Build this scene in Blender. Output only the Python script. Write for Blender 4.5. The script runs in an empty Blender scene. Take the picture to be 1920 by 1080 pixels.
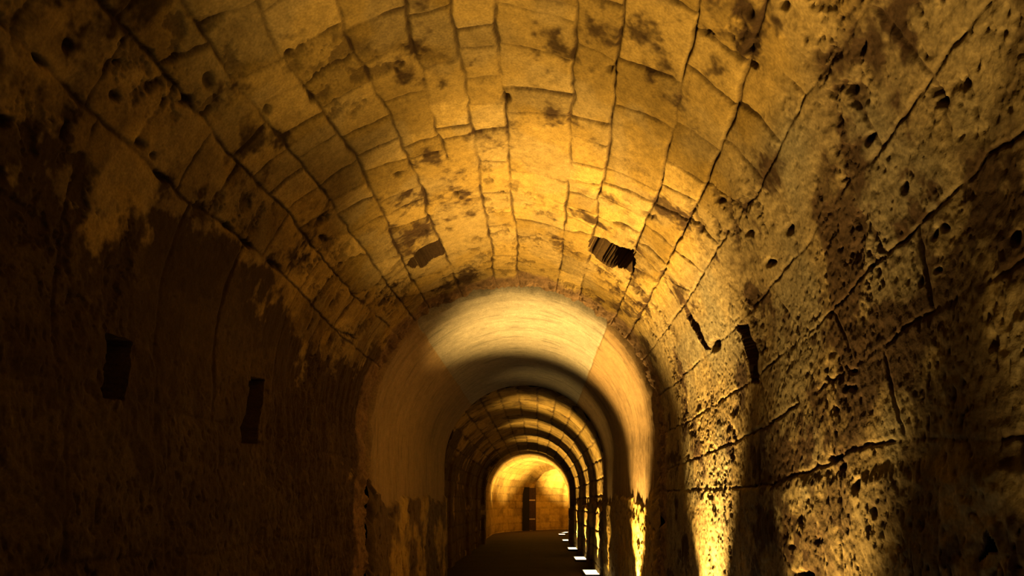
import bpy, bmesh, math, random
import numpy as np
from mathutils import Vector
PI = math.pi
sc = bpy.context.scene
COL = sc.collection

# ------------------------------------------------------------------ camera geometry
F = 1300.0                      # focal length in pixels of a 1920 wide frame
VX, VY = 1010.0, 945.0          # where the tunnel axis meets the frame
CX, CZ = 0.26, 1.45             # camera stands right of the tunnel axis, 1.45 m up

# ------------------------------------------------------------------ small helpers
def tag(o, label=None, cat=None, group=None, kind=None):
    if label: o['label'] = label
    if cat: o['category'] = cat
    if group: o['group'] = group
    if kind: o['kind'] = kind
    return o

def link(name, me, mat=None, parent=None):
    o = bpy.data.objects.new(name, me)
    COL.objects.link(o)
    if mat: me.materials.append(mat)
    if parent: o.parent = parent
    return o

def sstep(a, b, x):
    t = np.clip((x - a) / (b - a), 0, 1)
    return t * t * (3 - 2 * t)

def vnoise(x, y, seed):
    xi = np.floor(x).astype(np.int64); yi = np.floor(y).astype(np.int64)
    fx = x - xi; fy = y - yi
    fx = fx * fx * (3 - 2 * fx); fy = fy * fy * (3 - 2 * fy)
    def h(a, b):
        n = (a * 374761393 + b * 668265263 + seed * 974634777) & 0x7fffffff
        n = ((n ^ (n >> 13)) * 1274126177) & 0x7fffffff
        n = (n ^ (n >> 16)) & 0xffffff
        return n / float(0xffffff)
    a = h(xi, yi); b = h(xi + 1, yi); c = h(xi, yi + 1); d = h(xi + 1, yi + 1)
    return (a * (1 - fx) + b * fx) * (1 - fy) + (c * (1 - fx) + d * fx) * fy

def fbm(x, y, seed, octv=4, gain=.5):
    s = np.zeros_like(x); amp = 1.0; tot = 0
    for i in range(octv):
        s += amp * vnoise(x * 2 ** i + 17.3 * i, y * 2 ** i - 9.1 * i, seed + i * 31)
        tot += amp; amp *= gain
    return s / tot

# ------------------------------------------------------------------ tunnel profile along its length
YK = np.array([-4.0, 6.93, 6.99, 12.45, 12.53, 25.5, 27.0, 60.0])
RK = np.array([1.50, 1.50, 1.43, 1.43, 1.66, 1.66, 1.80, 1.80])
XK = np.array([0.0, 0.0, 0.0, 0.0, -.13, -.13, -.13, -.13])
ZK = np.array([2.15, 2.15, 2.15, 2.15, 1.89, 1.89, 1.80, 1.80])
BEND_Y, BEND_R, BEND_A = 33.0, 6.5, math.radians(80)

def path(Y):
    """centre line: straight, then bending to the right; returns x, y, heading (0 = +Y)"""
    s = np.clip(Y - BEND_Y, 0, None)
    a = np.minimum(s / BEND_R, BEND_A)
    rest = np.clip(s - BEND_R * BEND_A, 0, None)
    x = BEND_R * (1 - np.cos(a)) + rest * np.sin(a)
    y = np.minimum(Y, BEND_Y) + BEND_R * np.sin(a) + rest * np.cos(a)
    return x, y, a

def surf(u, Y, d=0.0):
    """point of the tunnel skin; u = metres round the section from the apex (+ right), d = recess depth"""
    R = np.interp(Y, YK, RK); cx = np.interp(Y, YK, XK); cz = np.interp(Y, YK, ZK)
    q = R * PI / 2
    au = np.abs(u); sg = np.sign(u)
    arc = au <= q
    a = np.where(arc, au / R, PI / 2)
    X = cx + sg * (R + d) * np.sin(a)
    Z = cz + (R + d) * np.cos(a) - np.where(arc, 0, au - q)
    px, py, h = path(Y)
    return px + X * np.cos(h), py - X * np.sin(h), Z

def px2uy(px, py, R=1.5, cx=0.0, cz=2.15):
    """photo pixel -> (u, Y) on the near vault"""
    a = (px - VX) / F; b = (VY - py) / F
    ox = CX - cx; oz = CZ - cz
    A = a * a + b * b; B = 2 * (a * ox + b * oz); C = ox * ox + oz * oz - R * R
    k = (-B + math.sqrt(max(B * B - 4 * A * C, 0))) / (2 * A)
    x = ox + k * a; z = oz + k * b
    if z >= 0:
        return R * math.atan2(x, z), k
    s = 1 if a > 0 else -1
    k = (s * R - ox) / a
    z = oz + k * b
    return s * (R * PI / 2 - z), k

# ------------------------------------------------------------------ the stones of the near vault
LINES = {
 'W': [(-30,20),(36,72),(83,122),(150,190),(250,280),(306,331),(355,381),(428,425),(461,456),(514,497),(566,550),(621,611),(665,650)],
 'X': [(180,0),(219,36),(264,83),(317,150),(350,189),(381,219),(411,268),(464,319),(494,353),(539,394),(561,431),(610,490),(663,553),(724,608)],
 'Y': [(330,-20),(356,22),(378,50),(442,158),(472,192),(503,233),(539,275),(567,308),(603,353),(625,389),(661,442),(694,483),(727,533),(762,580)],
 'Z': [(470,-40),(486,14),(508,67),(547,136),(589,189),(617,225),(642,261),(669,294),(686,333),(705,372),(722,405),(738,455),(757,490),(775,530),(800,570)],
 'A': [(632,-40),(635,0),(642,35),(650,70),(683,130),(719,194),(751,261),(772,314),(797,361),(799,394),(819,439),(835,475),(853,520)],
 'B': [(757,0),(764,25),(772,70),(780,103),(794,133),(797,166),(806,189),(819,250),(831,267),(839,297)],
 'C': [(844,0),(851,50),(860,105),(871,144),(874,180),(878,205),(885,242),(889,275),(900,305),(900,361),(908,389),(917,439),(924,467),(922,500)],
 'D': [(928,0),(926,44),(933,72),(937,139),(945,180),(948,220),(953,267),(954,305),(958,344),(958,383),(965,417),(971,444),(969,500)],
 'E': [(1078,0),(1078,14),(1076,83),(1072,117),(1072,194),(1068,236),(1068,300),(1064,342),(1060,389),(1058,428),(1053,486),(1044,530)],
 'F': [(1169,0),(1167,50),(1161,78),(1153,139),(1151,189),(1144,236),(1140,294),(1128,344),(1119,372),(1121,405),(1112,433),(1106,472),(1092,528)],
 'G': [(1312,0),(1300,60),(1277,154),(1267,222),(1250,280),(1244,305),(1235,358),(1222,389),(1205,422),(1190,467),(1183,517)],
 'H': [(1440,0),(1410,80),(1380,200),(1350,272),(1317,355),(1275,442),(1250,494),(1215,560)],
 'I': [(1640,-20),(1617,25),(1578,92),(1553,119),(1506,192),(1467,269),(1422,353),(1378,414),(1335,480),(1290,560)],
 'J': [(1870,0),(1850,17),(1820,58),(1764,114),(1720,180),(1692,222),(1631,303),(1589,342),(1559,394),(1497,475),(1442,539),(1400,589),(1340,650)],
 'K': [(1940,235),(1895,267),(1853,292),(1823,331),(1792,353),(1750,397),(1714,428),(1670,467),(1614,519),(1575,567),(1507,628),(1476,653),(1423,703),(1398,722),(1357,747),(1270,800)],
 'L': [(1940,480),(1817,546),(1708,608),(1656,650),(1609,681),(1520,735),(1432,803),(1320,850),(1255,880)],
 'M': [(1940,820),(1698,826),(1599,840),(1542,872),(1449,909),(1390,915),(1300,917)],
}
ORDER = ['V2','V1','V','W','X','Y','Z','A','B','C','D','E','F','G','H','I','J','K','L','M','N']
JOINTS = {   # transverse joints of the course to the right of each line: (left end, right end) in photo pixels
 'X': [((219,36),(300,-20)),((300,125),(400,85)),((381,219),(440,160)),((446,290),(503,235)),((480,328),(542,280)),((514,360),(572,315)),((539,394),(598,352)),((561,431),(622,398)),((592,470),(657,435)),((620,505),(690,475)),((663,553),(727,533)),((690,575),(745,552))],
 'Y': [((378,53),(484,5)),((440,155),(545,105)),((480,205),(569,157)),((530,256),(612,210)),((560,300),(635,252)),((603,352),(672,302)),((622,383),(690,343)),((640,400),(705,370)),((658,437),(724,405)),((692,508),(752,478)),((715,545),(770,520)),((740,570),(790,550))],
 'Z': [((545,105),(640,45)),((590,150),(665,105)),((617,200),(697,157)),((642,262),(733,222)),((669,300),(752,262)),((686,325),(770,298)),((708,386),(797,350)),((722,408),(800,375)),((730,435),(808,410)),((742,468),(817,437)),((770,530),(845,505))],
 'A': [((652,60),(764,18)),((684,120),(777,87)),((720,194),(800,172)),((752,262),(822,242)),((757,282),(824,259)),((766,300),(834,285)),((772,316),(900,303)),((799,385),(903,375)),((815,430),(915,415)),((836,476),(918,450)),((845,497),(922,470)),((851,516),(922,487))],
 'B': [((768,36),(846,15)),((792,137),(861,110)),((810,200),(875,185)),((822,245),(882,238)),((832,264),(886,252))],
 'C': [((855,57),(932,50)),((866,95),(935,88)),((872,152),(938,146)),((877,200),(946,197)),((885,252),(951,243)),((888,270),(953,266)),((897,304),(954,306)),((900,364),(958,362)),((912,403),(962,399)),((915,427),(967,426)),((922,453),(970,450)),((924,481),(970,483))],
 'D': [((930,-10),(1078,19)),((928,8),(1077,47)),((935,85),(1074,120)),((946,166),(1072,185)),((948,212),(1068,222)),((957,320),(1063,345)),((959,374),(1058,398)),((965,413),(1057,434)),((970,448),(1055,462))],
 'E': [((1080,-8),(1168,20)),((1075,84),(1157,122)),((1070,222),(1145,242)),((1069,256),(1142,281)),((1068,306),(1134,320)),((1064,338),(1125,350)),((1062,360),(1120,377)),((1060,385),(1121,402)),((1059,405),(1113,430)),((1058,433),(1112,444)),((1054,468),(1105,481)),((1048,508),(1098,520))],
 'F': [((1168,-40),(1303,32)),((1157,112),(1276,160)),((1150,200),(1260,240)),((1135,318),(1230,360)),((1128,344),(1222,380)),((1121,372),(1210,410)),((1118,405),(1200,440)),((1103,482),(1165,515)),((1105,495),(1160,535)),((1095,520),(1150,555))],
 'G': [((1298,55),(1406,128)),((1285,125),(1380,203)),((1266,227),(1346,286)),((1245,300),(1330,360)),((1235,345),(1310,385)),((1222,380),(1290,420)),((1205,420),(1262,465)),((1195,455),(1248,495)),((1188,500),(1235,540))],
 'H': [((1470,0),(1550,110)),((1415,92),(1506,180)),((1380,190),(1465,268)),((1355,262),(1425,330)),((1325,345),(1395,400)),((1290,410),(1350,465)),((1262,465),(1320,520)),((1240,520),(1300,560))],
 'I': [((1640,30),(1745,135)),((1560,140),(1650,285)),((1440,330),(1495,478)),((1385,420),(1425,560))],
 'J': [((1745,135),(1800,350)),((1590,345),(1655,480)),((1445,545),(1500,625))],
 'K': [((1720,430),(1745,590)),((1560,580),(1600,685)),((1423,703),(1440,800))],
 'L': [((1650,655),(1700,826)),((1420,800),(1425,910))],
 'M': [((1390,915),(1395,1000))],
}
rnd = random.Random(5)
YG = np.linspace(-4, 7.1, 1200)
LU = {}
for k, pts in LINES.items():
    q = sorted([px2uy(*p)[::-1] for p in pts])
    Yq = np.array([a for a, b in q]); Uq = np.array([b for a, b in q])
    LU[k] = (Yq, Uq)
for k, u in (('V', -2.62), ('V1', -3.3), ('V2', -3.85), ('N', 4.05)):
    Yq = np.linspace(-4, 7, 14); LU[k] = (Yq, u + np.array([rnd.uniform(-.03, .03) for _ in Yq]))

def line_u(k, Y):
    Yq, Uq = LU[k]
    return np.interp(Y, Yq, Uq)

def near_stones(u, Y):
    """groove closeness (metres to nearest joint), block id and tone for the near vault"""
    n1 = (fbm(u * 9, Y * 9, 3) - .5) * .030
    n2 = (fbm(u * 9, Y * 9, 8) - .5) * .030
    uu = u + n1; YY = Y + n2
    dist = np.full(u.shape, 9.0); tone = np.full(u.shape, .5); bid = np.zeros(u.shape)
    keys = ORDER
    lu = []
    for k in keys:
        l = line_u(k, Y)
        lu.append(l)
    # keep lines ordered
    for i in range(1, len(lu)):
        lu[i] = np.maximum(lu[i], lu[i - 1] + .02)
    ib = keys.index('B')
    Yb_end = px2uy(839, 297)[1]
    # past its end line B is absent: its course merges
    lu[ib] = np.where(Y > Yb_end, lu[ib - 1] + 1e-4, lu[ib])
    for i, k in enumerate(keys):
        dl = np.abs(uu - lu[i])
        if k == 'B': dl = np.where(Y > Yb_end, 9.0, dl)
        dist = np.minimum(dist, dl)
    bounds = [np.full(u.shape, -9.0)] + lu + [np.full(u.shape, 9.0)]
    names = ['V3'] + keys
    for i, k in enumerate(names):
        lo = bounds[i]; hi = bounds[i + 1]
        m = (uu >= lo) & (uu < hi)
        if not m.any(): continue
        r2 = random.Random('c' + k)
        js = []
        for (p, q) in JOINTS.get(k, []):
            js.append((min(px2uy(*p)[1], 6.93), min(px2uy(*q)[1], 6.93)))
        big = k in ('V3', 'V2', 'V1', 'V', 'I', 'J', 'K', 'L', 'M', 'N')
        step = .75 if big else .30
        if not js:
            y = -4 + r2.random() * .5
            while y < 6.9:
                js.append((y, y + r2.uniform(-.03, .03))); y += step * r2.uniform(.7, 1.4)
        else:
            y = min(min(j) for j in js) - step * r2.uniform(.7, 1.3)
            while y > -4:
                js.append((y, y + r2.uniform(-.03, .03))); y -= step * r2.uniform(.7, 1.4)
        js.sort(key=lambda t: t[0] + t[1])
        w = np.clip((uu[m] - lo[m]) / np.maximum(hi[m] - lo[m], 1e-3), 0, 1)
        if k == 'A':   # merged with B's course past its end
            pass
        cnt = np.zeros(w.shape, int); dd = np.full(w.shape, 9.0); yv = YY[m]
        for (a, b) in js:
            yj = a + (b - a) * w
            cnt += yv > yj
            dd = np.minimum(dd, np.abs(yv - yj))
        if k == 'A':
            late = Y[m] <= Yb_end
            # joints that belong past the end of B are ignored before it: harmless
        dist[m] = np.minimum(dist[m], dd)
        tn = np.array([r2.random() for _ in range(len(js) + 2)])
        hh = np.array([r2.random() for _ in range(len(js) + 2)])
        tone[m] = tn[cnt]; bid[m] = hh[cnt]
    return dist, tone, bid

def generic_stones(u, Y, cu, cy, seed):
    """regular broken courses"""
    uu = u + (fbm(u * 5, Y * 5, seed) - .5) * .05
    YY = Y + (fbm(u * 5, Y * 5, seed + 5) - .5) * .05
    ci = np.floor(uu / cu).astype(np.int64)
    off = vnoise(ci.astype(float) + .001, ci * 0.0, seed + 9) * 3
    fy = YY / cy + off
    bi = np.floor(fy).astype(np.int64)
    du = np.minimum(uu / cu - ci, 1 - (uu / cu - ci)) * cu
    dy = np.minimum(fy - bi, 1 - (fy - bi)) * cy
    tone = vnoise(ci + .0, bi + .0, seed + 20)
    bid = vnoise(ci + .0, bi + .0, seed + 40)
    return np.minimum(du, dy), tone, bid

# recesses: polygons in photo pixels on the near skin, with a depth
HOLES = [
 ([(763,500),(779,478),(802,458),(824,452),(836,474),(812,482),(790,497)], .40),
 ([(1105,452),(1117,444),(1150,455),(1186,472),(1190,500),(1187,514),(1176,503),(1150,499),(1105,472)], .40),
 ([(1379,611),(1401,608),(1407,628),(1420,670),(1422,717),(1408,717),(1404,680),(1395,650)], .10),
 ([(1278,561),(1284,570),(1297,590),(1318,632),(1330,655),(1322,655),(1308,628),(1288,594)], .08),
 ([(469,707),(492,712),(480,831),(451,831)], .25),
 ([(200,625),(250,640),(235,750),(190,745)], .12),
 ([(1858,997),(1870,1015),(1882,1038),(1862,1034),(1842,1054),(1852,1030)], .10),
]
PITS = [(946,186,8,8,0,.05),(1144,135,11,4,.25,.04),(747,328,10,4,-.6,.04),(855,364,7,4,0,.04),(806,410,6,4,-.3,.03),(839,428,6,3,-.2,.03),
 (794,436,10,4,-.5,.03),(606,413,14,5,-.6,.05),(1337,646,6,10,0,.06),(1909,444,8,10,.2,.06),(1810,156,7,10,0,.04),(1756,172,11,8,0,.05),(1764,190,12,9,0,.05),
 (1480,430,7,9,0,.04),(1405,438,8,5,0,.04),(1444,492,8,5,0,.04),(1693,350,5,9,0,.04),(1625,262,7,10,.5,.04),(1573,225,5,9,-.5,.03),(1770,425,7,6,.6,.03),
 (1750,440,5,10,.3,.03),(1757,505,6,5,0,.03),(1724,525,4,9,0,.03),(1545,690,4,9,0,.03),(1548,710,4,5,0,.03),(1582,728,5,5,0,.03),(1596,697,6,4,0,.03),(1596,728,6,5,0,.03),
 (1564,770,5,6,0,.03),(1612,908,6,11,0,.04),(1645,960,5,10,0,.04),(1535,1012,5,8,0,.04),(1560,860,9,5,0,.03),(1580,875,6,7,0,.03),(1609,910,5,10,0,.03),
 (225,122,7,4,0,.03),(130,88,9,12,0,.03),(265,270,10,8,0,.04),(291,293,6,6,0,.03),(216,182,10,9,0,.03),(75,117,18,6,.75,.05),(10,228,16,9,.1,.05),(122,245,7,16,.4,.05),
 (350,190,13,5,-.6,.04),(390,212,14,5,-.7,.04),(500,205,6,10,.6,.03),(588,188,5,9,-.3,.03),(300,160,9,20,.9,.02),(390,150,10,16,.2,.03),(545,103,9,8,0,.03),(1400,20,8,12,-.6,.03),
 (1466,15,9,6,.4,.03),(1408,126,9,5,.2,.04),(1403,96,6,5,0,.03),(1328,62,12,4,.5,.03),(1300,64,4,9,.3,.03),(1217,405,18,4,.5,.02),(1345,375,7,6,0,.03),(1592,170,8,8,0,.03),(1610,90,9,14,0,.03),
 (1240,985,8,16,.2,.06),(1222,950,7,5,0,.04),(1511,1078,14,8,0,.06),(1340,905,4,9,0,.03),(1232,930,5,5,0,.03),(430,428,9,5,.5,.04),(514,497,9,5,.5,.04),(463,458,10,4,.8,.04),(308,335,14,6,.6,.04),(608,450,8,7,.4,.03),(655,630,14,3,.5,.03)]

def in_poly(x, y, poly):
    ins = np.zeros(x.shape, bool); n = len(poly)
    for i in range(n):
        x1, y1 = poly[i]; x2, y2 = poly[(i + 1) % n]
        c = ((y1 > y) != (y2 > y)) & (x < (x2 - x1) * (y - y1) / ((y2 - y1) or 1e-9) + x1)
        ins ^= c
    return ins

STONE_A = np.array([.57, .365, .075]); STONE_B = np.array([.72, .49, .135]); DIRT_SHADE = np.array([.075, .038, .014])  # last colour serves dirt in joints and pits and also painted shade
GREYISH = np.array([.47, .42, .25]); PALE = np.array([.54, .42, .20])

def near_skin(u, Y):
    dist, tone, bid = near_stones(u, Y)
    # photo position of each point, used only to place the traced recesses
    X, Yw, Z = surf(u, Y)
    Ys = np.maximum(Yw, .4)
    PX = VX + F * (X - CX) / Ys; PY = VY - F * (Z - CZ) / Ys
    ashlar = sstep(-2.75, -2.3, u) * (1 - sstep(1.35, 1.6, u))
    right = sstep(1.3, 1.6, u); left = 1 - sstep(-2.7, -2.0, u)
    gw = .003 + .011 * fbm(u * 12, Y * 12, 77)
    vis = sstep(.24, .58, fbm(u * 4, Y * 4, 61, 3))            # where the joint is open, not filled
    vis = (.22 + .78 * vis) * (1 - .45 * left) * (1 - .55 * right)
    g = np.exp(-(dist / gw) ** 2)
    gw2 = np.exp(-(dist / .034) ** 2)
    big = fbm(u * 1.3, Y * 1.3, 15, 3)
    mid = fbm(u * 7, Y * 7, 25, 4)
    fine = fbm(u * 34, Y * 34, 35, 3)
    d = g * (.018 + .006 * right) * vis * (1 - .35 * sstep(-.8, -1.6, u)) + gw2 * .004 * (1 - right)
    d += (bid - .5) * .010 * ashlar + (big - .5) * .03 * (1 - ashlar)
    d += (mid - .5) * (.012 - .006 * right * sstep(3.2, 4.4, Y) + .030 * left) + (fine - .5) * (.005 + .005 * right + .008 * left)
    # weathered bedding streaks that run round the section in the last stones
    st = fbm(u * 3.4, Y * 22, 45, 4, .6)
    mst = sstep(3.9, 5.2, Y + .5 * (fbm(u * 2, Y * 2, 48, 2) - .5)) * sstep(.25, .8, np.abs(u + .1)) * (1 - .6 * right) * (.5 + .5 * sstep(.3, .6, fbm(u * 2, Y * 2, 49, 2)))
    d += (st - .5) * .075 * mst
    # pitting: longer down the wall than along it
    pit = sstep(.66, .80, fbm(u * 24, Y * 44, 55, 2)) * sstep(.35, .6, fbm(u * 1.7, Y * 1.7, 57, 2))
    pit2 = sstep(.70, .84, fbm(u * 45, Y * 60, 59, 2))
    pm = np.clip(.16 * ashlar + right * (.65 - .25 * sstep(3.5, 4.5, Y)) + left * .8, 0, 1)
    d += pit * .013 * pm + pit2 * .006 * pm
    rim = sstep(6.55, 6.93, Y)
    d += -rim * .03 + rim * (fbm(u * 14, Y * 14, 91, 3) - .5) * .08
    # lower wall: courses under the last joint stand forward as worn stone
    zz = 2.15 - (np.abs(u) - 2.356)
    low = sstep(1.60, 1.52, zz) * (u > 0)
    d += -.010 * low + low * (fbm(u * 10, Y * 10, 93, 3) - .5) * .015
    ero = sstep(.50, .66, fbm(u * 11, Y * 11, 83, 5, .65)) * np.maximum.reduce([sstep(.54, .68, fbm(u * 1.5, Y * 1.5, 85, 3)), sstep(.6, .2, np.hypot((PX - 1390) / 90, (PY - 60) / 110)) , sstep(1.0, .5, np.hypot((PX - 330) / 190, (PY - 120) / 150)), sstep(1., .5, np.hypot((PX - 1360) / 110, (PY - 400) / 90)), sstep(1., .5, np.hypot((PX - 430) / 120, (PY - 400) / 60))])
    d += ero * .014
    blot = np.zeros(u.shape); hole_shade = np.zeros(u.shape)
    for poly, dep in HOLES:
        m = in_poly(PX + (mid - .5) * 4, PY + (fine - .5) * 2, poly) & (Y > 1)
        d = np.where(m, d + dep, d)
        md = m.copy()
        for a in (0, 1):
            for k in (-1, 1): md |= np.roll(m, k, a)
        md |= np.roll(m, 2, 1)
        hole_shade = np.maximum(hole_shade, md)  # recess colour darkened to stand in for the shade inside
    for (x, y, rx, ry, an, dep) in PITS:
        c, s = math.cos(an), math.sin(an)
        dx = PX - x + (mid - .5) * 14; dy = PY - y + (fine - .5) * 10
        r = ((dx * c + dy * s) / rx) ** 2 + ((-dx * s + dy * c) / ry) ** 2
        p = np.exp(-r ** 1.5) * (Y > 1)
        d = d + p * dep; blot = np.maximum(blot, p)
    # colour of the stone itself
    t = np.clip(.5 + (tone - .5) * .9 * (.45 + .55 * ashlar) + (mid - .5) * .5, 0, 1)[..., None]
    col = STONE_A * (1 - t) + STONE_B * t
    col = col * (.68 + .52 * tone[..., None] * ashlar[..., None] + .2 * (1 - ashlar[..., None]))
    pw = (right * .75 + .35 * sstep(.45, .6, fbm(u * 3, Y * 3, 67, 3)) * (1 - right))[..., None]
    col = col * (1 - pw) + PALE * (.7 + .5 * mid[..., None]) * pw
    moss = (sstep(.45, .70, fbm(u * 2.1, Y * 2.1, 65, 3)) * right * .65)[..., None]
    col = col * (1 - moss) + GREYISH * .72 * moss
    dm = np.clip(g * vis * .85 + pit * pm * .55 + pit2 * pm * .35 + blot * .85 + ero * .55 + hole_shade * .92 + mst * sstep(.60, .72, st) * .4, 0, 1)
    # shade painted into the left side in ragged patches; grimy blotches on the right
    grime_shade = sstep(.46, .62, fbm(u * 3.2, Y * 3.2, 71, 5, .62)) * np.clip(sstep(-1.0, -1.9, u) * .75 + right * (1 - .65 * sstep(3.0, 4.2, Y)) + .10, 0, 1)
    painted_shade = sstep(.42, .56, fbm(u * 2.6 + 4, Y * 2.6, 73, 6, .68) + .39 * sstep(-1.45, -2.3, u) - .15)
    dm = np.clip(dm + grime_shade * .62 + sstep(.30, .62, big) * right * (.36 - .2 * low) * (1 - .7 * sstep(3.2, 4.4, Y)) + painted_shade * .88, 0, .96)[..., None]
    col = col * (1 - dm) + DIRT_SHADE * dm
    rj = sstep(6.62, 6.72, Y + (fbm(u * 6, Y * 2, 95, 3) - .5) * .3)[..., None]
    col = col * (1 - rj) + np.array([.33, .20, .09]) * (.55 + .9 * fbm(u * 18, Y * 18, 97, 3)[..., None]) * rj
    col = col * (.82 + .36 * fine[..., None])
    return d, col

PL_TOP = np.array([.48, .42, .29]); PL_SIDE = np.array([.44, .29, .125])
def smooth_skin(u, Y):
    R = 1.43
    ang = u / R * 180 / PI
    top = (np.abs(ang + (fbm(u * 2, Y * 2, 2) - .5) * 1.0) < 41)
    streak = fbm(u * 1.6, Y * 9, 12, 4)
    mid = fbm(u * 5, Y * 5, 14, 4)
    fine = fbm(u * 30, Y * 30, 16, 3)
    d = (streak - .5) * .012 + (mid - .5) * .010 + np.exp(-((np.abs(ang) - 41) / .35) ** 2) * .006 + np.where(top, 0.004, 0)
    zz = 2.15 - (np.abs(u) - R * PI / 2)
    edge = 1.52 + (fbm(Y * 2.5, u * .0 + 3, 18, 4) - .5) * .35
    low = sstep(edge + .02, edge - .02, zz)
    rough = fbm(u * 6, Y * 6, 22, 4)
    pit = sstep(.64, .78, fbm(u * 14, Y * 20, 24, 2))
    d += low * (-.045 + .025 * (u > 0) + (rough - .5) * .06 + pit * .03 + (fine - .5) * .012)
    worn = sstep(7.35, 6.95, Y) * (fbm(u * 9, Y * 9, 26, 3) - .5) * .03
    d += worn
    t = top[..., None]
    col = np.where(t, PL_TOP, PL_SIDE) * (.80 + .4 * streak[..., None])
    col = col * (.88 + .24 * mid[..., None])
    sc_ = sstep(.66, .74, fbm(u * 2.2, Y * 14, 28, 3))[..., None] * .30
    col = col * (1 - sc_)
    stone = STONE_A * (1 - mid[..., None]) + STONE_B * mid[..., None]
    stone = stone * (1 - pit[..., None] * .7)
    low_left_shade = (sstep(.30, .50, fbm(u * 2, Y * 2, 30, 4)) * (u < 0) * .85)[..., None]  # shade painted into the lower left stone
    stone = stone * (1 - low_left_shade) + DIRT_SHADE * low_left_shade
    col = col * (1 - low[..., None]) + stone * low[..., None]
    return d, col

RIBS = [(15.7, 16.5, .06), (19.6, 20.4, .08), (22.6, 23.1, .05), (24.9, 25.5, .12)]
def mid_skin(u, Y):
    dist, tone, bid = generic_stones(u, Y, .36, .55, 101)
    mid = fbm(u * 5, Y * 5, 114, 4); fine = fbm(u * 20, Y * 20, 116, 3)
    g = np.exp(-(dist / .016) ** 2)
    d = g * .02 + (bid - .5) * .018 + (mid - .5) * .03 + (fine - .5) * .01
    st = fbm(u * 1.5, Y * 8, 118, 3); d += (st - .5) * .03
    for a, b, h in RIBS:
        m = sstep(a - .03, a + .03, Y) * sstep(b + .03, b - .03, Y)
        d -= m * h
    zz = 1.89 - (np.abs(u) - 1.66 * PI / 2)
    edge = 1.35 + (fbm(Y * .9, u * .0 + 3, 120, 4) - .5) * .5
    low = sstep(edge + .03, edge - .03, zz) * (u > 0)
    d += low * (-.05 + (fbm(u * 3, Y * 3, 122, 3) - .5) * .07)
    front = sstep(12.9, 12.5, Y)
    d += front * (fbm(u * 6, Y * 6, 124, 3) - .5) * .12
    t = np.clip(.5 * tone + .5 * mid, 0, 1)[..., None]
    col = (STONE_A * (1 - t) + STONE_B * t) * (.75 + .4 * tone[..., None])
    dm = np.clip(g * .6 + sstep(.55, .70, fbm(u * 3, Y * 3, 126, 5, .6)) * .5 + front * .5 + sstep(.38, .52, fbm(u * 1.6, Y * 1.6, 128, 5, .62) + .2 * sstep(-.8, -2.0, u) - .08) * sstep(-.4, -1.2, u) * .85, 0, .93)[..., None]  # joints and blotches are dirt; left side has shade painted in
    return d, col * (1 - dm) + DIRT_SHADE * dm

def far_skin(u, Y):
    dist, tone, bid = generic_stones(u, Y, .38, .6, 201)
    mid = fbm(u * 3, Y * 3, 214, 4)
    g = np.exp(-(dist / .02) ** 2)
    d = g * .02 + (bid - .5) * .02 + (mid - .5) * .03
    for a, b, h in ((36.8, 37.15, .30), (39.1, 39.6, .28)):
        m = sstep(a - .04, a + .04, Y) * sstep(b + .04, b - .04, Y)
        d -= m * h
    t = np.clip(.4 * tone + .6 * mid, 0, 1)[..., None]
    col = (STONE_A * (1 - t) + STONE_B * t) * (.85 + .25 * tone[..., None])
    dm = np.clip(g * .35 + sstep(.55, .72, fbm(u * 2, Y * 2, 216, 4)) * .35, 0, .9)[..., None]
    zz = 1.8 - (np.abs(u) - 1.8 * PI / 2)
    return d, col * (1 - dm) + DIRT_SHADE * dm

# ------------------------------------------------------------------ materials
def mat_new(name):
    m = bpy.data.materials.new(name); m.use_nodes = True
    nt = m.node_tree; nt.nodes.clear()
    out = nt.nodes.new('ShaderNodeOutputMaterial'); b = nt.nodes.new('ShaderNodeBsdfPrincipled')
    nt.links.new(b.outputs[0], out.inputs[0])
    return m, nt, b

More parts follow.
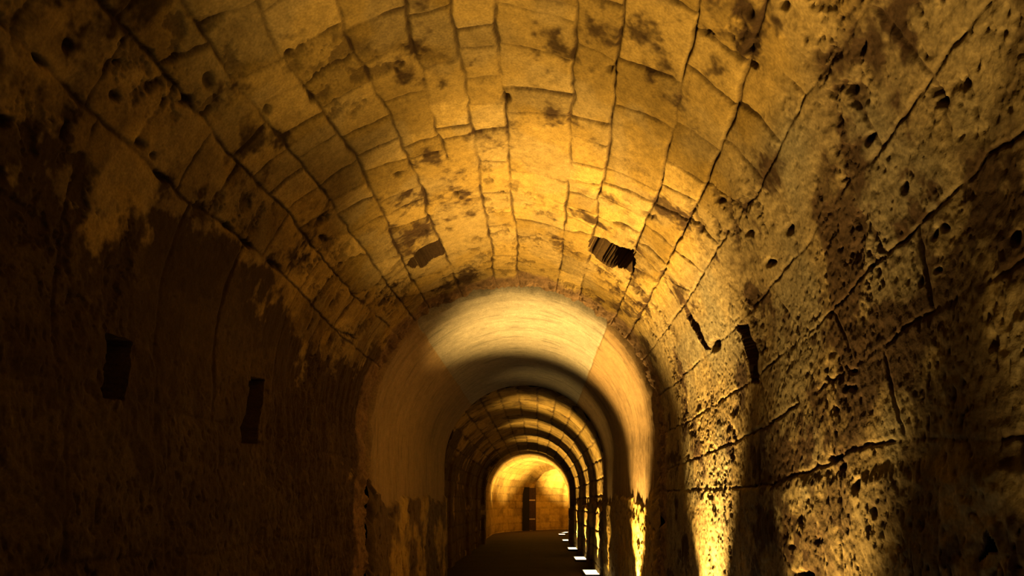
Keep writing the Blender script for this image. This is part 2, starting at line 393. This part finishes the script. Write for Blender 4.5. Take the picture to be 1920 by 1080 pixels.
def stone_material(name, rough=.92, grain=90, bump=.35, sat=1.0):
    m, nt, b = mat_new(name)
    L = nt.links.new
    at = nt.nodes.new('ShaderNodeAttribute'); at.attribute_name = 'stone'
    geo = nt.nodes.new('ShaderNodeTexCoord')
    n1 = nt.nodes.new('ShaderNodeTexNoise'); n1.inputs['Scale'].default_value = grain; n1.inputs['Detail'].default_value = 4
    n2 = nt.nodes.new('ShaderNodeTexNoise'); n2.inputs['Scale'].default_value = grain * .22; n2.inputs['Detail'].default_value = 5
    L(geo.outputs['Object'], n1.inputs['Vector']); L(geo.outputs['Object'], n2.inputs['Vector'])
    r1 = nt.nodes.new('ShaderNodeMapRange'); r1.inputs[1].default_value = .3; r1.inputs[2].default_value = .7; r1.inputs[3].default_value = .78; r1.inputs[4].default_value = 1.22
    r2 = nt.nodes.new('ShaderNodeMapRange'); r2.inputs[1].default_value = .3; r2.inputs[2].default_value = .7; r2.inputs[3].default_value = .84; r2.inputs[4].default_value = 1.14
    L(n1.outputs[0], r1.inputs[0]); L(n2.outputs[0], r2.inputs[0])
    mu = nt.nodes.new('ShaderNodeMath'); mu.operation = 'MULTIPLY'; L(r1.outputs[0], mu.inputs[0]); L(r2.outputs[0], mu.inputs[1])
    vm = nt.nodes.new('ShaderNodeVectorMath'); vm.operation = 'SCALE'; L(at.outputs['Color'], vm.inputs[0]); L(mu.outputs[0], vm.inputs['Scale'])
    L(vm.outputs[0], b.inputs['Base Color'])
    b.inputs['Roughness'].default_value = rough
    b.inputs['Specular IOR Level'].default_value = .15
    ad = nt.nodes.new('ShaderNodeMath'); ad.operation = 'ADD'; L(n1.outputs[0], ad.inputs[0]); L(n2.outputs[0], ad.inputs[1])
    bp = nt.nodes.new('ShaderNodeBump'); bp.inputs['Strength'].default_value = bump; bp.inputs['Distance'].default_value = .006
    L(ad.outputs[0], bp.inputs['Height']); L(bp.outputs[0], b.inputs['Normal'])
    return m

def plain(name, col, rough=.6, metal=0, noise=0, nscale=20):
    m, nt, b = mat_new(name)
    b.inputs['Base Color'].default_value = (*col, 1); b.inputs['Roughness'].default_value = rough; b.inputs['Metallic'].default_value = metal
    if noise:
        tc = nt.nodes.new('ShaderNodeTexCoord'); n = nt.nodes.new('ShaderNodeTexNoise'); n.inputs['Scale'].default_value = nscale
        n.inputs['Detail'].default_value = 6
        nt.links.new(tc.outputs['Object'], n.inputs['Vector'])
        r = nt.nodes.new('ShaderNodeValToRGB'); r.color_ramp.elements[0].position = .3; r.color_ramp.elements[1].position = .7
        r.color_ramp.elements[0].color = (*[c * (1 - noise) for c in col], 1); r.color_ramp.elements[1].color = (*[c * (1 + noise) for c in col], 1)
        nt.links.new(n.outputs[0], r.inputs[0]); nt.links.new(r.outputs[0], b.inputs['Base Color'])
        bp = nt.nodes.new('ShaderNodeBump'); bp.inputs['Strength'].default_value = .3; bp.inputs['Distance'].default_value = .01
        nt.links.new(n.outputs[0], bp.inputs['Height']); nt.links.new(bp.outputs[0], b.inputs['Normal'])
    return m

M_STONE = stone_material('weathered_limestone')
M_PLASTER = stone_material('smooth_render', .7, 60, .15)
M_FAR = stone_material('far_limestone', .92, 25, .3)
M_METAL = plain('dark_metal', (.03, .03, .03), .45, .8)
M_WOOD = plain('dark_door_wood', (.035, .012, .006), .7, 0, .4, 12)
M_BLACK = plain('unlit_passage', (.01, .007, .005), .95)
M_HINGE = plain('pale_hinge_metal', (.45, .36, .28), .5, .3)
m_, nt_, b_ = mat_new('lamp_glass')
b_.inputs['Base Color'].default_value = (.9, .85, .7, 1); b_.inputs['Roughness'].default_value = .3
b_.inputs['Emission Color'].default_value = (1, .80, .50, 1); b_.inputs['Emission Strength'].default_value = 2.6
M_LENS = m_

# ------------------------------------------------------------------ build the skin
ALB = .45
def build_skin(name, us, Ys, fn, mat):
    U, Yg = np.meshgrid(us, Ys, indexing='ij')
    d, col = fn(U, Yg)
    X, Y, Z = surf(U, Yg, d)
    nu, ny = U.shape
    co = np.stack([X, Y, Z], -1).reshape(-1, 3).astype(np.float32)
    idx = np.arange(nu * ny).reshape(nu, ny)
    q = np.stack([idx[:-1, :-1], idx[:-1, 1:], idx[1:, 1:], idx[1:, :-1]], -1).reshape(-1, 4)
    q = q[:, ::-1]
    me = bpy.data.meshes.new(name)
    me.vertices.add(len(co)); me.vertices.foreach_set('co', co.ravel())
    me.loops.add(q.size); me.loops.foreach_set('vertex_index', q.ravel().astype(np.int32))
    me.polygons.add(len(q))
    me.polygons.foreach_set('loop_start', np.arange(0, q.size, 4, dtype=np.int32))
    me.polygons.foreach_set('loop_total', np.full(len(q), 4, dtype=np.int32))
    me.update(calc_edges=True)
    me.polygons.foreach_set('use_smooth', np.ones(len(q), bool))
    ca = me.color_attributes.new('stone', 'FLOAT_COLOR', 'POINT')
    rgba = np.concatenate([np.clip(col * ALB, .002, .9).reshape(-1, 3), np.ones((len(co), 1))], 1).astype(np.float32)
    ca.data.foreach_set('color', rgba.ravel())
    o = link(name, me, mat)
    o['kind'] = 'structure'
    return o

def rng(a, b, step): return np.linspace(a, b, max(2, int(round(abs(b - a) / step)) + 1))
def grade(a, b, s0, s1):
    r = [a]
    while r[-1] < b: r.append(r[-1] + s0 + (s1 - s0) * (r[-1] - a) / (b - a))
    r[-1] = b
    return np.array(r)

def section(Ys, fn, mat, cstep, wstep, sfx=None):
    Rm = RK  # for the reach of the walls
    y0 = .5 * (Ys[0] + Ys[-1])
    R = float(np.interp(y0, YK, RK)); cz = float(np.interp(y0, YK, ZK)); q = R * PI / 2
    e = q + cz + .04
    build_skin('ceiling', rng(-q, q, cstep), Ys, fn, mat)
    build_skin('wall_right', rng(q, e, wstep), Ys, fn, mat)
    build_skin('wall_left', rng(-e, -q, wstep * 1.3), Ys, fn, mat)

section(rng(-4, 1.5, .05), near_skin, M_STONE, .04, .04)
section(grade(1.5, 6.93, .0048, .0105), near_skin, M_STONE, .0055, .0075)
# the turned-in edge and rendered lining, the rougher stretch behind, then the bend
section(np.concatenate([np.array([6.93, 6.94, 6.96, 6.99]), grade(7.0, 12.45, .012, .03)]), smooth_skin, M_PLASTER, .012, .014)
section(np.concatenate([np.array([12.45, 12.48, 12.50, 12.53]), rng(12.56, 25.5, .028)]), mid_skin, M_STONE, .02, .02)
section(rng(25.5, 50, .05), far_skin, M_FAR, .035, .04)

def box_bm(bm, x0, x1, y0, y1, z0, z1):
    vs = [bm.verts.new((x, y, z)) for x in (x0, x1) for y in (y0, y1) for z in (z0, z1)]
    for f in ((0,1,3,2),(4,6,7,5),(0,4,5,1),(2,3,7,6),(0,2,6,4),(1,5,7,3)): bm.faces.new([vs[i] for i in f])
    return vs
def box(name, dims, mat, parent=None, bevel=0, loc=(0,0,0)):
    bm = bmesh.new(); box_bm(bm, *dims)
    if bevel: bmesh.ops.bevel(bm, geom=bm.edges[:], offset=bevel, segments=2, affect='EDGES')
    bmesh.ops.recalc_face_normals(bm, faces=bm.faces)
    me = bpy.data.meshes.new(name); bm.to_mesh(me); bm.free()
    o = link(name, me, mat, parent); o.location = loc
    return o

# floor: worn slabs
def floor_mat():
    m, nt, b = mat_new('worn_floor_slabs'); L = nt.links.new
    tc = nt.nodes.new('ShaderNodeTexCoord')
    br = nt.nodes.new('ShaderNodeTexBrick'); br.inputs['Scale'].default_value = 1.0
    br.inputs['Brick Width'].default_value = .9; br.inputs['Row Height'].default_value = .55; br.inputs['Mortar Size'].default_value = .012
    br.inputs['Color1'].default_value = (.035, .02, .012, 1); br.inputs['Color2'].default_value = (.05, .03, .016, 1); br.inputs['Mortar'].default_value = (.02, .012, .008, 1)
    L(tc.outputs['Object'], br.inputs['Vector'])
    n = nt.nodes.new('ShaderNodeTexNoise'); n.inputs['Scale'].default_value = 9; n.inputs['Detail'].default_value = 6
    L(tc.outputs['Object'], n.inputs['Vector'])
    mx = nt.nodes.new('ShaderNodeMixRGB'); mx.blend_type = 'MULTIPLY'; mx.inputs[0].default_value = .7
    L(br.outputs[0], mx.inputs[1]); L(n.outputs[0], mx.inputs[2]); L(mx.outputs[0], b.inputs['Base Color'])
    b.inputs['Roughness'].default_value = .9; b.inputs['Specular IOR Level'].default_value = .1
    bp = nt.nodes.new('ShaderNodeBump'); bp.inputs['Strength'].default_value = .4; bp.inputs['Distance'].default_value = .02
    L(n.outputs[0], bp.inputs['Height']); L(bp.outputs[0], b.inputs['Normal'])
    return m
M_FLOOR = floor_mat()
def build_floor():
    Ys = np.concatenate([rng(-4, 33, .5), rng(33.3, 50, .3)])
    bm = bmesh.new(); rows = []
    for Y in Ys:
        row = []
        px, py, h = path(np.array(Y))
        for X in np.linspace(-2.1, 1.85, 9):
            row.append(bm.verts.new((px + X * math.cos(h), py - X * math.sin(h), 0)))
        rows.append(row)
    for a, b in zip(rows, rows[1:]):
        for i in range(len(a) - 1): bm.faces.new((a[i], a[i + 1], b[i + 1], b[i]))
    ex = bmesh.ops.extrude_face_region(bm, geom=bm.faces[:])
    bmesh.ops.translate(bm, verts=[v for v in ex['geom'] if isinstance(v, bmesh.types.BMVert)], vec=(0, 0, -.15))
    bmesh.ops.recalc_face_normals(bm, faces=bm.faces)
    me = bpy.data.meshes.new('floor'); bm.to_mesh(me); bm.free()
    o = link('floor', me, M_FLOOR); o['kind'] = 'structure'
build_floor()
o = box('wall_back', (-1.9, 1.9, -4.25, -4.0, 0, 4), plain('back_stone', (.3, .2, .1), .9, 0, .3, 4)); o['kind'] = 'structure'
px, py, h = path(np.array(50.0))
o = box('wall_far', (-2.2, 2.2, 0, .25, 0, 4), M_BLACK); o.location = (float(px), float(py), 0); o.rotation_euler[2] = -float(h); o['kind'] = 'structure'

# ------------------------------------------------------------------ floor lights along the right wall
LIGHT_COL = (1.0, .615, .18)
def make_light():
    root = bpy.data.objects.new('floor_light', None); COL.objects.link(root); root.empty_display_size = .2
    # metal frame: a ring of four bars, mitred, around the glass
    bm = bmesh.new()
    w, l, t, hgt = .165, .56, .022, .05
    for (x0, x1, y0, y1) in ((-w, w, -l, -l + t), (-w, w, l - t, l), (-w, -w + t, -l + t, l - t), (w - t, w, -l + t, l - t)):
        box_bm(bm, x0, x1, y0, y1, 0, hgt)
    bmesh.ops.recalc_face_normals(bm, faces=bm.faces)
    me = bpy.data.meshes.new('frame'); bm.to_mesh(me); bm.free()
    fr = link('frame', me, M_METAL, root)
    bm = bmesh.new()
    box_bm(bm, -w + t, w - t, -l + t, l - t, .008, .040)
    bmesh.ops.recalc_face_normals(bm, faces=bm.faces)
    me = bpy.data.meshes.new('glass'); bm.to_mesh(me); bm.free()
    gl = link('glass', me, M_LENS, root)
    return root
proto = make_light()
def add_spot(loc, power, tilt_x=-10, tilt_y=0, half=50, narrow=.55, blend=.85, rot=0, col=LIGHT_COL, rad=.04):
    li = bpy.data.lights.new('beam', 'SPOT'); li.energy = power; li.color = col
    li.spot_size = math.radians(2 * half); li.spot_blend = blend; li.shadow_soft_size = rad
    o = bpy.data.objects.new('beam', li); COL.objects.link(o)
    o.location = loc
    # -Z of the lamp must point up: direction tilted toward -X by tilt_x degrees and +Y by tilt_y
    dvec = Vector((math.tan(math.radians(tilt_x)), math.tan(math.radians(tilt_y)), 1)).normalized()
    dvec.rotate(__import__('mathutils').Euler((0, 0, rot)))
    zc = -dvec
    xc = Vector((math.cos(rot), math.sin(rot), 0)); yc = zc.cross(xc).normalized(); xc = yc.cross(zc).normalized()
    from mathutils import Matrix
    o.rotation_euler = Matrix((xc, yc, zc)).transposed().to_euler()
    o.scale = (1, narrow, 1)
    return o
SPOTS = [   # Y along the tunnel, power, label
 (1.15, 330, 'unseen floor light added beside the right wall, nearest of the row'),  # out-of-view lamp added to light the near end of the right wall
 (3.0, 640, 'floor light at the foot of the wide speckled wall stretch on the right'),
 (4.85, 2150, 'floor light below the bright stone band before the smooth lining'),
 (7.9, 3100, 'floor light at the foot of the smooth rendered lining on the right'),
 (11.4, 190, 'floor light at the far edge of the smooth lining, by the black gap'),
 (14.3, 900, 'glowing floor light nearest the camera in view, cut by the bottom edge'),
 (18.0, 900, 'second nearest glowing white floor light beside the right wall'),
 (22.0, 900, 'third nearest glowing white floor light beside the right wall'),
 (27.0, 1300, 'fourth nearest glowing white floor light, past the last arch rib'),
 (32.3, 3200, 'second farthest glowing floor light at the end of the row'),
 (34.9, 4200, 'farthest small glowing floor light at the end of the row'),
 (39.3, 9000, 'unseen floor light added round the bend past the dark door'),  # hidden lamp added to light the outer wall of the bend
 (43.5, 2500, 'unseen floor light added round the bend, last before the dark end wall'),  # also hidden, added for more light beyond the bend
]
for i, (Y, P, lab) in enumerate(SPOTS):
    if i == 0: r = proto
    else:
        r = proto.copy(); COL.objects.link(r)
        for ch in list(proto.children):
            if ch.type != 'MESH': continue
            c = ch.copy(); COL.objects.link(c); c.parent = r
    p0, p1, hh = path(np.array(Y))
    xo = 1.24 if Y < 12.5 else (1.34 if Y < 34 else 1.40)
    xb = xo - .11
    x, y = float(p0 + xo * np.cos(hh)), float(p1 - xo * np.sin(hh))
    r.location = (x, y, 0.0); r.rotation_euler = (0, 0, -float(hh))
    tag(r, lab, 'floor light', 'floor lights in a row along the right wall')
    far = Y > 30
    add_spot((float(p0 + xb * np.cos(hh)), float(p1 - xb * np.sin(hh)), .07), P * (1.7 if 14 < Y < 24 else 1.1), tilt_y=5 if 4 < Y < 9 else 0, tilt_x=(-22 if far else (5 if Y > 13 else (-1 if Y < 4 else (0 if Y < 9 else 9)))), half=38 if not far else 48, narrow=(.62 if Y > 13 else (.45 if Y > 10 else .75)) if not far else .75, rot=-float(hh))

# ------------------------------------------------------------------ doorway with its open leaf at the bend
def door():
    # stands against the outer wall of the bend
    root = bpy.data.objects.new('door_1', None); COL.objects.link(root); root['kind'] = 'structure'
    c = Vector((BEND_R, BEND_Y)); th = math.radians(33); rr = BEND_R + 1.93 - .16
    root.location = (c.x - rr * math.cos(th), c.y + rr * math.sin(th), 0); root.rotation_euler = (0, 0, math.radians(-8))
    box('doorway', (-.21, .20, 0, .55, 0, 2.36), M_BLACK, root)
    box('frame_post', (-.27, -.21, -.05, .5, 0, 2.38), M_WOOD, root, .01)
    lf = box('door_leaf', (.20, .56, -.04, .02, .03, 2.32), M_WOOD, root, .008)
    for k in range(3):
        x = .23 + k * .115
        box('plank', (x, x + .10, -.055, -.04, .06, 2.29), M_WOOD, lf, .006)
    for z in (.60, 1.62):
        box('hinge_band', (.20, .52, -.075, -.055, z, z + .07), M_HINGE, lf, .006)
    return root
door()

# ------------------------------------------------------------------ camera
cam = bpy.data.cameras.new('camera'); co = bpy.data.objects.new('camera', cam); COL.objects.link(co)
co.location = (CX, 0, CZ); co.rotation_euler = (PI / 2, 0, 0)
cam.sensor_width = 36; cam.lens = 36 * F / 1920
cam.shift_x = (960 - VX) / 1920; cam.shift_y = (VY - 540) / 1920
cam.clip_start = .05; cam.clip_end = 200
sc.camera = co

w = bpy.data.worlds.new('world'); sc.world = w; w.use_nodes = True
w.node_tree.nodes['Background'].inputs[0].default_value = (0, 0, 0, 1)
w.node_tree.nodes['Background'].inputs[1].default_value = 0
vs = sc.view_settings
vs.view_transform = 'Standard'; vs.look = 'None'; vs.gamma = 1; vs.exposure = 0; vs.use_curve_mapping = False
sc.cycles.use_denoising = True
sc.cycles.max_bounces = 5; sc.cycles.diffuse_bounces = 2
sc.cycles.sample_clamp_indirect = 4
